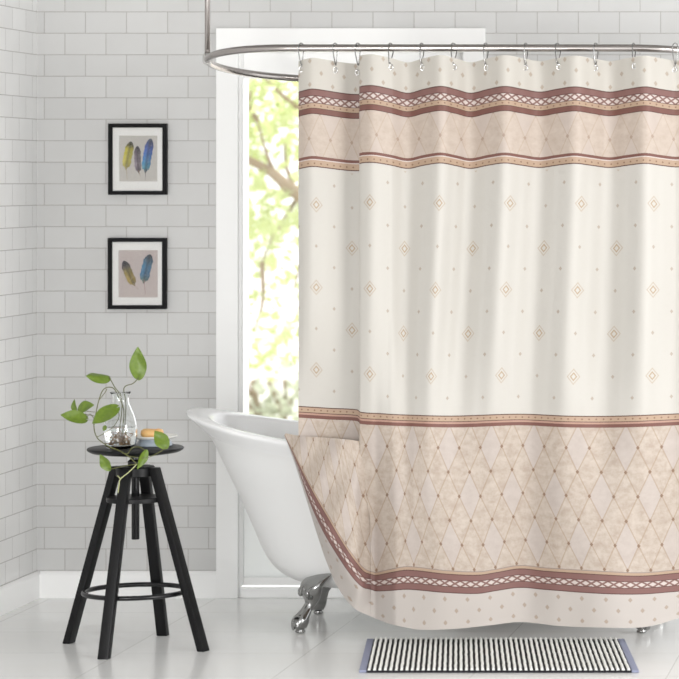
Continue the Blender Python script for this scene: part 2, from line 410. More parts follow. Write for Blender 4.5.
# ------------------------------------------------------------------ curtain rod
RF, RB = 9.80, 10.64; RM = (RF+RB)/2; hb = (RB-RF)/2
rz_f = P(0, 48, RF).z; rz_b = P(0, 79.5, RB).z
xl_r = P(212, 0, RM).x; xr_r = P(742, 0, RM).x; ax = .36
def rod_pt(x, y): return Vector((x, y, rz_f+(rz_b-rz_f)*((y-CY-RF)/(RB-RF))))
pts = []
for k in range(33):
    a = math.pi/2+math.pi*k/32; pts.append(rod_pt(xl_r+ax+ax*math.cos(a), CY+RM+hb*math.sin(a)))
for k in range(33):
    a = -math.pi/2+math.pi*k/32; pts.append(rod_pt(xr_r-ax+ax*math.cos(a), CY+RM+hb*math.sin(a)))
rod = empty('curtain_rod', rod_pt(xl_r, CY+RM))
tag(rod, 'oval nickel shower curtain rod hung above the bathtub', 'curtain rod')
bm = bmesh.new(); tube(bm, pts, .0125, 14, closed=True); mk('oval_rail', bm, M['nickel'], rod)
tip = min(pts, key=lambda p: (p.x-CX)/(p.y-CY)).copy()
bm = bmesh.new(); tube(bm, [tip+Vector((0, 0, .005)), tip+Vector((0, 0, .3)), Vector((tip.x, tip.y, ZC-.004))], .0095, 14); mk('ceiling_support', bm, M['nickel'], rod)
bm = bmesh.new(); lathe(bm, (tip.x, tip.y, ZC-.014), [(.012, 0), (.034, .004), (.036, .012), (.036, .014)]); mk('ceiling_flange', bm, M['nickel'], rod, True, 40)
bm = bmesh.new(); lathe(bm, tip, [(.002, -.017), (.012, -.015), (.0165, -.006), (.0165, .012), (.013, .022), (.0098, .024)], 24); mk('joint_fitting', bm, M['chrome'], rod, True, 40)

# ------------------------------------------------------------------ shower curtain
Y0 = 57.5                      # nominal top of the cloth in frame pixels; V runs down the cloth in the same unit
COLS = [(298.5, 9.82, 1.5), (305, 9.80, -.5), (313, 9.79, -1.8), (325, 9.80, -.2), (338, 9.825, 2), (350, 9.845, 3.6), (360, 9.85, 3.8), (366, 9.84, 2.8), (367.5, 9.825, 1.8), (365, 9.81, .8), (361, 9.80, -.4), (359.3, 9.787, -1.4), (362, 9.772, -2.2),
        (374, 9.752, -2.6), (391, 9.78, .4), (408, 9.818, 4), (424, 9.785, .5), (441, 9.75, -2), (456, 9.785, .8), (471, 9.82, 4), (488, 9.785, .6), (505, 9.75, -2), (522, 9.785, .4), (540, 9.82, 3), (557, 9.785, .5), (575, 9.75, -1.6), (592, 9.785, .6), (610, 9.82, 3), (627, 9.785, .6), (645, 9.75, -1.6), (661, 9.785, .6), (676, 9.815, 2.4), (688, 9.80, 1)]
KCUT = 8
NS = 10
ck = [(i, *c) for i, c in enumerate(COLS)]
cols = [crom(ck, i/NS) for i in range((len(COLS)-1)*NS+1)]
kcut = KCUT*NS
BOTPX = [(KCUT, 371), (9, 373), (10, 375.5), (11, 378), (12, 381), (13, 388), (14, 397), (15, 410), (16, 423)]
GD = [(371, 9.835), (376, 9.835), (384, 9.80), (397, 9.755), (435, 9.735), (470, 9.755), (520, 9.825), (560, 9.79), (595, 9.76), (640, 9.79), (680, 9.84), (720, 9.85)]
OFF_MID = [(298, -9.5), (330, -7.5), (357, -6), (361, -3.5), (380, -2.2), (400, -1), (450, .3), (520, -1.6), (570, .4), (620, .3), (679, -2)]
OFF_BH = [(371, 2), (376, 2.8), (390, -.2), (408, -3), (446, 1), (478, 2.2), (497, -.5), (520, -4.2), (545, -1.8), (590, 1), (640, 3.2), (679, 0), (700, -2)]
OFF_BL = [(371, -4), (376, -2.5), (390, -3), (408, -4.2), (446, -1), (478, 0), (497, -3), (520, -6), (545, -4), (600, 0), (640, .6), (679, -2), (700, -3)]
OFF_HEM = [(371, -11), (378, -8), (390, -3.5), (405, -.2), (420, 2.2), (453, 1.5), (490, -2.2), (520, -5.5), (560, -1.5), (600, 0), (640, 0), (660, -3.5), (679, -9.5), (700, -14)]
def sm(keys, x): return crom(keys, x)[0]
def curtain_pt(ci, V):
    """point of the cloth for column index ci and pattern height V"""
    px, D, ot = cols[ci]; i = ci/NS; D = 9.79+(D-9.79)*(1.12 if ci >= kcut+60 else 1.0)
    if ci >= 120: ot *= 1.2
    b = sstep(230, 520, V)
    if ci >= kcut:
        pb = plin(BOTPX, i) if i < 16 else px
        lean = 13*sstep(385, 450, px)*(1-sstep(560, 690, px))
        pxx = px+(pb-px)*sstep(385, 520, V)-lean*sstep(60, 420, V)*(1-.55*sstep(420, 570, V))
        D = D+(sm(GD, pxx)-D)*b
    else:
        pxx = px; D = D+(9.885-D)*sstep(240, 385, V); ot += 2.2
    offs = [(0, ot), (31, ot*.95+.4), (105, ot*.75+(3.6 if ci < kcut else 2.2)), (220, 1.0+ ot*.2+sm(OFF_MID, pxx)*.3), (358, sm(OFF_MID, pxx))]
    if ci >= kcut: offs += [(430, sm(OFF_MID, pxx)*.5+sm(OFF_BH, pxx)*.4), (512, sm(OFF_BH, pxx)), (536, sm(OFF_BL, pxx)), (570, sm(OFF_HEM, pxx))]
    D += .004*math.sin(pxx*.11+V*.012)*sstep(60, 300, V)+.005*math.sin(pxx*.047-V*.021)*sstep(330, 420, V)
    return P(pxx, Y0+V+plin(offs, V), D)
U = [0.0]
for i in range(1, len(cols)):
    dx = cols[i][0]-cols[i-1][0]; dd = (cols[i][1]-cols[i-1][1])*297
    U.append(U[-1]+math.hypot(dx, dd*.25))
def Ub(ci, V):
    if ci < kcut or ci >= 16*NS: return U[ci]
    ub = U[16*NS]+(plin(BOTPX, ci/NS)-423)*1.03
    return U[ci]+(ub-U[ci])*sstep(385, 520, V)
def curtain_mat():
    def rgb(r, g, b):
        l = .3*r+.59*g+.11*b; return (*[lin(.925*(x*.9+l*.1)) for x in (r, g, b)], 1)
    m = mat('printed satin curtain', (1,1,1,1), .5, spec=.35, Sheen_Weight=.15); nt = m.node_tree; b = nt.nodes['Principled BSDF']
    uv = nt.nodes.new('ShaderNodeUVMap'); uv.uv_map = 'pattern'; sp = nt.nodes.new('ShaderNodeSeparateXYZ'); nt.links.new(uv.outputs[0], sp.inputs[0])
    u = E(nt, sp.outputs[0])*1000.0; v = E(nt, sp.outputs[1])*1000.0
    cream, pale, tan, plain = rgb(208, 203.4, 195.5), rgb(200, 191, 184), rgb(200, 180, 160), rgb(198, 186, 180)
    tan2 = rgb(184, 165, 149); dark, maroon, mauve, gold, goldd, white = rgb(92, 56, 50), rgb(126, 80, 70), rgb(136, 94, 88), rgb(188, 158, 132), rgb(134, 98, 72), rgb(214, 200, 193)
    line, dot, motif = rgb(168, 140, 112), rgb(160, 130, 100), rgb(182, 154, 120)
    def band(a, z): return v.gt(a)*v.lt(z)
    cb = nt.nodes.new('ShaderNodeCombineXYZ'); nt.links.new((u*.001).k, cb.inputs[0]); nt.links.new((v*.001).k, cb.inputs[1])
    n1 = E(nt, noise(nt, cb.outputs[0], 120, 6, .68)); n2 = E(nt, noise(nt, cb.outputs[0], 260, 3, .6))
    def tri(p): return u.pp(p/2)/(p/2)
    def dots(pu, pv, v0, r, asp=1.25, off=.5, sh=0.0):
        k = ((v-v0)/pv).floor(); uu = (u+sh)/pu+k.mod(2)*off
        du = (uu.frac()-.5).abs()*pu; dv = (((v-v0)/pv).frac()-.5).abs()*pv
        return (du+dv/asp).lt(r), uu.floor(), k, du, dv
    c = mixc(nt, (n2-.5)*.5, cream, rgb(199, 193.5, 184))
    # cream field: dots and outlined diamonds
    ms, col, k, du, dv = dots(36, 21.7, 112.45, 1.6, 1.4, .5, -18.0)
    odd = k.mod(2); isd = odd*((col+(k-1)*.5).mod(2).lt(.5))
    q = du/6.8+dv/8.8
    ring = ((q-.86).abs().lt(.09)*.6).max((q-.42).abs().lt(.11))
    fld = band(108, 352)
    c = mixc(nt, fld*ms*(isd.rsub(1.0))*.5, c, dot)
    c = mixc(nt, fld*isd*ring*.85, c, motif)
    # hems
    top = v.lt(31); bot = v.gt(536)
    c = mixc(nt, bot, c, pale)
    c = mixc(nt, top*.8, c, rgb(204, 198, 188))
    ms, *_ = dots(23, 11.6, -3.0, 2.0, 1.35)
    c = mixc(nt, top*ms*.5, c, dot)
    ms, *_ = dots(23, 11.0, 536.5, 2.2, 1.2)
    c = mixc(nt, bot*ms*.55*v.lt(566), c, dot)
    # argyle
    arg = band(54.5, 95).max(band(369.5, 512))
    a = u/21.5+(v-390)/48.0; bb = u/21.5-(v-390)/48.0
    fa = (a.frac()-.5).abs().rsub(.5); fb = (bb.frac()-.5).abs().rsub(.5)
    isp = a.floor().mod(2).lt(.5)*bb.floor().mod(2).lt(.5)
    marb = (n1-.34)*3.2
    base = mixc(nt, marb.min(1.0).max(0.0), tan2, rgb(206, 192, 178))
    base = mixc(nt, isp*.62, base, plain)
    ln = fa.lt(.028).max(fb.lt(.028)); dt = dots(21.5, 24.0, 378.0, 1.7, 1.2, .5, 10.75)[0]
    base = mixc(nt, ln*.5, base, line); base = mixc(nt, dt*.8, base, goldd)
    upper = band(54.5, 95)
    base = mixc(nt, upper*.45, base, rgb(206, 188, 174))
    c = mixc(nt, arg, c, base)
    def paint(c, a, z, colr, f=1.0): return mixc(nt, band(a, z)*f, c, colr)
    def lattice(c, a, z, p=21.0):
        t = (v-a)/(z-a); w = tri(p)
        l = (w-t).abs().lt(.16).max((w.rsub(1.0)-t).abs().lt(.16))
        c = paint(c, a, z, white)
        return mixc(nt, band(a, z)*l*.9, c, maroon)
    def dotted(c, a, z, p):
        c = paint(c, a, z, gold)
        du = ((u/p).frac()-.5).abs()*p; dv = (v-(a+z)/2).abs()
        return mixc(nt, band(a, z)*(du+dv).lt(1.1)*.8, c, goldd)
    # upper border
    c = paint(c, 30.5, 37.5, mauve); c = lattice(c, 37.3, 43.8, 17.0); c = dotted(c, 43.8, 49, 6.5); c = paint(c, 49, 54.5, maroon); c = paint(c, 30.3, 31.3, dark); c = paint(c, 36.7, 37.4, dark); c = paint(c, 43.6, 44.2, dark)
    c = paint(c, 48.7, 49.3, dark); c = paint(c, 53.8, 54.6, dark)
    c = paint(c, 95, 97.8, maroon); c = paint(c, 97.8, 98.8, white); c = dotted(c, 98.8, 105, 6.5); c = paint(c, 104.6, 105.6, dark)
    # middle border
    c = paint(c, 357.8, 358.8, dark); c = dotted(c, 358.8, 363.6, 6.5); c = paint(c, 363.6, 364.3, dark); c = paint(c, 364.3, 366.2, rgb(188, 146, 128)); c = paint(c, 366.2, 369.6, maroon)
    # lower border
    c = paint(c, 511.8, 512.6, dark, .6); c = paint(c, 512.6, 515.6, gold); c = paint(c, 515.6, 522.6, mauve); c = paint(c, 515.4, 516.3, dark); c = lattice(c, 522.4, 529.2); c = paint(c, 529.2, 536, mauve); c = paint(c, 522, 522.7, dark); c = paint(c, 528.9, 529.6, dark); c = paint(c, 535.4, 536.3, dark)
    nt.links.new(c, b.inputs['Base Color'])
    nb = noise(nt, cb.outputs[0], 700, 2); bump(nt, nb, .05, .0006, b)
    tr = nt.nodes.new('ShaderNodeBsdfTranslucent'); nt.links.new(c, tr.inputs[0])
    mx = nt.nodes.new('ShaderNodeMixShader'); mx.inputs[0].default_value = .12
    nt.links.new(b.outputs[0], mx.inputs[1]); nt.links.new(tr.outputs[0], mx.inputs[2]); nt.links.new(mx.outputs[0], nt.nodes['Material Output'].inputs[0])
    return m
bm = bmesh.new(); uvl = bm.loops.layers.uv.new('pattern')
def grid(rows):
    vs = [[(bm.verts.new(p), (u, v)) for p, u, v in r] for r in rows]
    for A, B in zip(vs, vs[1:]):
        for k in range(len(A)-1):
            q = (A[k], A[k+1], B[k+1], B[k])
            f = bm.faces.new([x[0] for x in q])
            for l, x in zip(f.loops, q): l[uvl].uv = (x[1][0]/1000, x[1][1]/1000)
NV = 130
rows = []
for r in range(NV+1):
    V = 570*r/NV; rows.append([(curtain_pt(i, V), Ub(i, V), V) for i in range(kcut, len(cols))])
grid(rows)
rows = []
for r in range(NV+1):
    V = 392*r/NV; rows.append([(curtain_pt(i, V), U[i], V) for i in range(0, kcut+1)])
grid(rows)
# the lower left corner lifted over the tub rim: columns of (px, py, D) at fold, border top, border bottom, hem
FL = [((285.5, 433.2, 9.905), (284.6, 434.5, 9.90), (284.4, 435, 9.90), (284.2, 435.4, 9.905)),
      ((297, 435.4, 9.878), (295.4, 455, 9.868), (296, 463, 9.876), (294.8, 463.5, 9.90)),
      ((312, 436.8, 9.852), (311.5, 486, 9.83), (308.4, 499, 9.845), (306.6, 500.5, 9.89)),
      ((328, 438, 9.83), (329, 516, 9.795), (321.5, 528.5, 9.81), (317, 534, 9.875)),
      ((342, 439, 9.815), (345, 543, 9.77), (335.5, 552.5, 9.78), (326.5, 562, 9.855)),
      ((352, 440, 9.812), (357, 560, 9.775), (350, 574, 9.77), (338.5, 588.5, 9.83)),
      ((359, 441, 9.815), (364.5, 568.5, 9.81), (361.5, 586.5, 9.78), (354, 608, 9.805))]
VT = 383.0
Vt = [511.0-math.hypot(c[0][0]-c[1][0], c[0][1]-c[1][1]) for c in FL]+[VT]
us = [Ub(kcut, 570)]
for a, bq in zip([None]+FL[::-1], FL[::-1]):
    ref = (371, 570) if a is None else a[1]
    us.append(us[-1]-math.hypot(ref[0]-bq[1][0], ref[1]-bq[1][1]))
us = us[::-1]
def flap_key(j, q):   # q in 0..3
    if j < len(FL):
        vs4 = [Vt[j], 512, 536, 570]
        return Vector(crom([(vs4[i], *FL[j][i]) for i in range(4)], plin([(i, vs4[i]) for i in range(4)], q)))
    V = plin([(0, VT), (1, 512), (2, 536), (3, 570)], q)
    p = curtain_pt(kcut, V); D = p.y-CY
    return Vector((VX+(p.x-CX)*F/D, VY-(p.z-EYE)*F/D, D))
rows = []; nr, sub = 96, 8; m_ = len(FL)+1
for r in range(nr+1):
    q = 3*r/nr
    if q < 1: q = q
    kk = [flap_key(j, q) for j in range(m_)]; keys = [(j, *kk[j]) for j in range(m_)]; row = []
    for i in range((m_-1)*sub+1):
        t_ = i/sub; x, y, D = crom(keys, t_)
        D += .006*math.sin(x*.16+y*.10)*sstep(0, 1.5, t_)*(1-sstep(5.5, 7, t_))
        vt = plin([(j, Vt[j]) for j in range(m_)], t_); uu = plin([(j, us[j]) for j in range(m_)], t_)
        vv = plin([(0, vt), (1, 512), (2, 536), (3, 570)], q)
        row.append((P(x, y, D), uu, vv))
    rows.append(row)
grid(rows)
ctop = P(490, 48, 9.8)
curt = empty('shower_curtain', (ctop.x, ctop.y, .08))
tag(curt, 'cream and tan shower curtain with maroon borders hanging on the oval rod', 'shower curtain')
mk('curtain_cloth', bm, curtain_mat(), curt, True, 'keep')

# ------------------------------------------------------------------ curtain hooks and grommets
HX = [301, 335, 357.5, 391, 422, 454, 486, 526, 558, 596, 634, 675]
ORD = 'first second third fourth fifth sixth seventh eighth ninth tenth eleventh twelfth'.split()
def col_at(px, front=True):
    cand = [i for i in range(len(cols)) if (i < 70 if px < 358 else i > 110)]
    return min(cand, key=lambda i: abs(cols[i][0]-px))
bm = bmesh.new()
prof = []
for k in range(17):
    a = math.radians(-20+220*k/16); prof.append((.0165*math.cos(a), .0165*math.sin(a)))
prof += [(-.0135, -.02), (-.008, -.04), (-.0045, -.052), (0, -.0575), (.0045, -.053), (.008, -.04), (.0135, -.02)]
pts = [Vector((x, 0, z)) for x, z in prof]
tube(bm, pts, .0018, 8, closed=True)
lathe(bm, (0, 0, 0), [(.0005, -.0605), (.003, -.0595), (.0036, -.0575), (.003, -.055), (.0005, -.054)], 10)
hook0 = mk('curtain_hook', bm, M['dark_chrome'])
bmg = bmesh.new()
tube(bmg, [Vector((.0064*math.cos(2*math.pi*k/20), 0, .0088*math.sin(2*math.pi*k/20))) for k in range(20)], .0022, 8, closed=True)
grom0 = mk('grommet', bmg, M['chrome'])
for i, hx in enumerate(HX):
    h = hook0 if i == 0 else hook0.copy()
    if i: COL.objects.link(h)
    rp = P(hx, 48, 9.8); ci = col_at(hx); g = curtain_pt(ci, 9.0)
    h.location = (rp.x, rp.y, rp.z)
    til = max(-.45, min(.2, math.asin((g.y-.004-rp.y)/.0575)))
    h.rotation_euler = (Matrix.Rotation(til, 3, 'X')@Matrix.Rotation(math.radians(68+(8*math.sin(i*2.1) if i != 2 else 0)), 3, 'Z')).to_euler()
    tag(h, '%s chrome curtain hook from the left, over the front rail' % ORD[i] if i < 11 else 'chrome curtain hook at the right edge of the photo, last along the rail', 'curtain hook', 'curtain hooks along the rail')
    q = grom0 if i == 0 else grom0.copy()
    if i: COL.objects.link(q)
    q.parent = curt; q.matrix_parent_inverse = Matrix.Translation(-Vector(curt.location)); q.location = (g.x, g.y-.002, g.z)
    q['label'] = 'chrome grommet'

# ------------------------------------------------------------------ stool
SD = 9.75; sc_ = P(135.5, 0, SD); SXY = Vector((sc_.x, sc_.y, 0)); SZ = .672
stool = empty('stool', SXY)
tag(stool, 'round black wooden swivel stool beside the bathtub, holding the plant vase', 'stool')
bm = bmesh.new(); lathe(bm, SXY, [(.05, SZ-.024), (.11, SZ-.022), (.142, SZ-.017), (.154, SZ-.011), (.158, SZ-.006), (.157, SZ-.002), (.154, SZ), (.02, SZ)], 64); mk('seat', bm, M['black_wood'], stool, True, 35)
bm = bmesh.new(); lathe(bm, SXY, [(.012, .362), (.013, .364), (.013, SZ-.024)], 24); mk('screw_post', bm, M['black_metal'], stool, True, 40)
bm = bmesh.new(); lathe(bm, SXY, [(.014, .6), (.024, .602), (.026, .625), (.017, .632), (.016, SZ-.0235)], 24); mk('collar', bm, M['black_metal'], stool, True, 40)
bm = bmesh.new(); lathe(bm, SXY, [(.062, .575), (.064, .577), (.064, .604), (.06, .608), (.013, .608)], 48); mk('hub', bm, M['black_wood'], stool, True, 40)
bm = bmesh.new()
A = [];
lathe(bm, SXY, [(.066, .490), (.093, .490), (.095, .492), (.095, .504), (.093, .506), (.013, .506), (.013, .490), (.066, .490)], 48, cap0=False, cap1=False); mk('lower_disc', bm, M['black_wood'], stool, True, 40)
R0 = .168
bm = bmesh.new(); tube(bm, [SXY+Vector((R0*math.cos(2*math.pi*k/64), R0*math.sin(2*math.pi*k/64), .187)) for k in range(64)], .0082, 12, closed=True); mk('foot_ring', bm, M['black_metal'], stool)
for ang, rf in ((162, .262), (262, .247), (341, .265), (84, .247)):
    o = Vector((math.cos(math.radians(ang)), math.sin(math.radians(ang)), 0)); tg = Vector((-o.y, o.x, 0))
    bm = bmesh.new(); vs = []
    for z, r, w, d_ in ((0, rf, .0185, .0135), (.606, .074, .017, .0135)):
        c = SXY+o*r+Vector((0, 0, z))
        for s2 in (-1, 1):
            for s1 in (-1, 1): vs.append(bm.verts.new(c+tg*w*s1+o*d_*s2))
    hexa(bm, vs, .003)
    lg = mk('leg', bm, M['black_wood'], stool, True, 30)
    for z in (.592, .5):
        bm = bmesh.new(); r = rf-(rf-.074)*z/.606
        c = SXY+o*(r+.0132)+Vector((0, 0, z))
        bmesh.ops.create_uvsphere(bm, u_segments=10, v_segments=6, radius=.004, matrix=Matrix.Translation(c))
        bo = mk('bolt', bm, M['black_metal']); bo.parent = lg; bo.matrix_parent_inverse = Matrix.Translation(-SXY)

# ------------------------------------------------------------------ vase, water
VD = 9.71; vb = P(120.5, 0, VD); VB = Vector((vb.x, vb.y, SZ))
vase = empty('glass_vase', VB); tag(vase, 'clear glass carafe vase on the black stool, holding a trailing plant', 'vase')
k_ = VD/F
outer = [(.0, .0006), (12.5, .0006), (14.2, .006), (15.6, .022), (16.3, .05), (16.2, .068), (15.2, .09), (13.4, .112), (10.8, .132), (8.8, .148), (8.0, .162), (8.3, .174), (9.6, .183), (10.3, .187)]
outer = [(max(.0006, r*k_), z) for r, z in outer]
ok_ = [(z, r) for r, z in outer[1:]]
outs = [outer[0]]+[(crom(ok_, .0006+(.187-.0006)*i/40)[0], .0006+(.187-.0006)*i/40) for i in range(41)]
inn = [(r-.0026, z) for r, z in outs[1:] if z > .008][::-1]
bm = bmesh.new(); lathe(bm, VB, outs+[(outs[-1][0]-.0012, .1885)]+inn+[(.0006, .0075)], 48); mk('vase_glass', bm, M['glass'], vase, True, 'keep')
wl = .075; wprof = [(.0006, .0078)]+[(r-.0031, z) for r, z in outs[1:] if .0085 < z < wl]+[(.0006, wl)]
bm = bmesh.new(); lathe(bm, VB, wprof, 48); mk('water', bm, M['water'], vase, True, 40)

# ------------------------------------------------------------------ trailing pothos
plant = empty('pothos_plant', VB+Vector((0, 0, .012)))
tag(plant, 'trailing green pothos cutting rooted in the glass vase', 'plant')
def leaf(base, tip, width, face=(0, -1, .25), fold=.25, droop=.12, lab=None):
    b0, t0 = P(*base), P(*tip); ax_ = t0-b0; L = ax_.length; ax_.normalize()
    n = Vector(face); n = (n-ax_*n.dot(ax_)).normalized(); s = ax_.cross(n)
    w = width*k_/2; bm = bmesh.new(); nu, nv = 18, 5; rows = []
    for i in range(nu+1):
        t = i/nu
        hw = w*1.02*(math.sin(math.pi*min(1, t)**.75)**.85)*(1-.12*t) if 0 < t < 1 else 0.0004
        back = -.10*L*(1-sstep(0, .3, t))     # heart lobes reach back past the stalk
        r = []
        for j in range(-nv, nv+1):
            f = j/nv
            p = b0+ax_*(t*L+back*abs(f)**1.5*(1 if t < .3 else 0))+s*(hw*f)+n*(fold*hw*abs(f)**1.4-droop*L*t*t+.02*L*math.sin(9*t+2*f))
            r.append(bm.verts.new(p))
        rows.append(r)
    for A, B in zip(rows, rows[1:]):
        for j in range(2*nv): bm.faces.new((A[j], A[j+1], B[j+1], B[j]))
    lf = mk('leaf', bm, M['leaf'], plant, True, 'keep')
    if lab: lf['label'] = lab
    bm = bmesh.new()
    mid = [b0+ax_*(t*L)-n*(droop*L*t*t-.02*L*math.sin(9*t))+n*.0006 for t in [i/12 for i in range(12)]]
    tube(bm, mid, [.0009*(1-.06*i) for i in range(12)], 6)
    ve = mk('midrib', bm, M['vein']); ve.parent = lf; ve.matrix_parent_inverse = Matrix.Translation(-Vector(plant.location))
    return lf
leaf((138.8, 377.5, 9.70), (137.4, 347, 9.69), 17.5, (.1, -1, .15), .2, .05, 'upright variegated leaf')
leaf((109, 377, 9.72), (86.5, 374, 9.66), 17, (.1, -.85, .9), -.4, .1)
leaf((117, 407.5, 9.66), (91.5, 423, 9.62), 19, (-.2, -1, .55), .15, .05)
leaf((86, 419, 9.66), (60.8, 414.5, 9.60), 15, (-.1, -1, .5), .2, .05)
leaf((79, 408.5, 9.68), (93.5, 404.5, 9.66), 12.5, (0, -1, .5), .2, .05)
leaf((76, 412, 9.70), (74, 399.5, 9.69), 8, (-.5, -1, .3), .5, .05, 'small pale young leaf')
leaf((166.5, 447, 9.57), (154.5, 430.5, 9.58), 14.5, (.2, -1, .1), .2, .05)
leaf((109.5, 469.5, 9.56), (99.5, 454.5, 9.565), 11, (-.3, -1, .2), .3, .05)
leaf((146, 451, 9.555), (137.5, 469.5, 9.545), 9, (.8, -1, .1), .5, .05)
leaf((106, 426, 9.66), (103, 431, 9.66), 5, (0, -1, .4), .2, .05)
bm = bmesh.new()
def vine(pts, r=.0016): tube(bm, smooth_path([P(*p) for p in pts], 6), r, 7)
vine([(121, 440, 9.71), (124, 412, 9.71), (119, 398, 9.71), (113, 388, 9.70), (104, 389, 9.68), (99, 400, 9.66), (95, 418, 9.64), (94, 428, 9.62), (97, 437.5, 9.59), (104, 443.5, 9.57), (111, 447.5, 9.556), (119, 450.5, 9.55), (128, 456, 9.545), (137, 464, 9.545)], .0017)
vine([(118, 441, 9.71), (122, 402, 9.71), (114, 386, 9.71), (109, 377, 9.72)])
vine([(124, 438, 9.71), (126, 405, 9.72), (124, 388, 9.71), (133, 383.5, 9.70), (138.8, 377.5, 9.70)])
vine([(99, 400, 9.66), (104, 394, 9.68), (107, 389, 9.69)], .0012)
vine([(95, 420, 9.635), (90, 414, 9.65), (86, 419, 9.66)], .0011)
vine([(94.5, 412, 9.65), (86, 411, 9.67), (79, 408.5, 9.68)], .0011)
vine([(76, 412, 9.70), (84, 414, 9.67), (94.5, 416, 9.645)], .0011)
vine([(97, 437, 9.59), (103, 434, 9.62), (113, 427, 9.65), (119, 417, 9.67), (117, 407.5, 9.66)], .0012)
vine([(119, 450.5, 9.55), (127, 454, 9.54), (132, 448, 9.55), (139, 447, 9.55), (146, 451, 9.555)], .0013)
vine([(137, 464, 9.545), (124, 466, 9.54), (109.5, 469.5, 9.56)], .0013)
vine([(128, 456, 9.545), (145, 458, 9.55), (158, 453, 9.555), (166.5, 447, 9.57)], .0012)
mk('stems', bm, M['stem'], plant)
bm = bmesh.new()
tube(bm, smooth_path([P(137, 464, 9.545), P(129, 472, 9.54), P(120.5, 479, 9.53), P(119, 485, 9.525), P(118, 493, 9.525)], 6), 0.0016, 8); tube(bm, [P(120.5, 479, 9.53), P(117.5, 475.5, 9.527)], 0.0016, 8)
ps = mk('pale_stem_end', bm, M['stem_pale'], plant); ps['label'] = 'bare whitish stem end'
bm = bmesh.new()
for k in range(34):
    a = random.uniform(0, 6.28); r = random.uniform(.008, .038); z0 = random.uniform(.03, .06)
    p0 = VB+Vector((random.uniform(-.006, .006), random.uniform(-.006, .006), z0)); a2 = a+random.uniform(.4, 2.0)
    p1 = VB+Vector((r*math.cos(a), r*math.sin(a), random.uniform(.014, .05))); r2 = random.uniform(.015, .037)
    p2 = VB+Vector((r2*math.cos(a2), r2*math.sin(a2), random.uniform(.012, .032)))
    tube(bm, smooth_path([p0, p1, p2], 5), random.uniform(.0007, .0016), 5)
mk('roots', bm, M['root'], plant)

# ------------------------------------------------------------------ soap dish and soap
dD = 9.80; dp = P(154.5, 0, dD); DB = Vector((dp.x, dp.y, SZ)); kk = dD/F
dish = empty('soap_dish', DB); tag(dish, 'white footed soap dish on the stool, right of the vase', 'soap dish')
bm = bmesh.new(); lathe(bm, DB, [(17*kk, .0008), (17.5*kk, .003), (16.5*kk, .014), (15*kk, .02), (15*kk, .024)], 40); ft = mk('dish_foot', bm, M['plate_foot'], dish, True, 40); ft['label'] = 'grey blue glazed foot'
bm = bmesh.new(); lathe(bm, DB, [(14*kk, .0242), (20*kk, .026), (23*kk, .032), (23.3*kk, .0345), (22.5*kk, .0355), (19*kk, .031), (10*kk, .029)], 48); mk('plate', bm, M['plate'], dish, True, 40)
sb = DB+Vector((-.008, 0, .0295)); bm = bmesh.new(); rings = []
for z, f in ((0, .8), (.003, .93), (.009, 1), (.016, 1), (.022, .94), (.026, .8), (.0275, .5)):
    ring = []
    for k in range(36):
        a = 2*math.pi*k/36; c, s = math.cos(a), math.sin(a)
        ring.append(bm.verts.new(sb+Vector((.0375*f*math.copysign(abs(c)**.7, c), .025*f*math.copysign(abs(s)**.7, s), z+.0015*math.cos(2*a)*(z > .01)))))
    rings.append(ring)
for A, B in zip(rings, rings[1:]):
    for k in range(36): bm.faces.new((A[k], A[(k+1) % 36], B[(k+1) % 36], B[k]))
bm.faces.new(rings[0][::-1]); bm.faces.new(rings[-1])
tag(mk('soap_bar', bm, M['soap'], None, True, 'keep'), 'honey coloured oval soap bar lying on the white dish', 'soap')

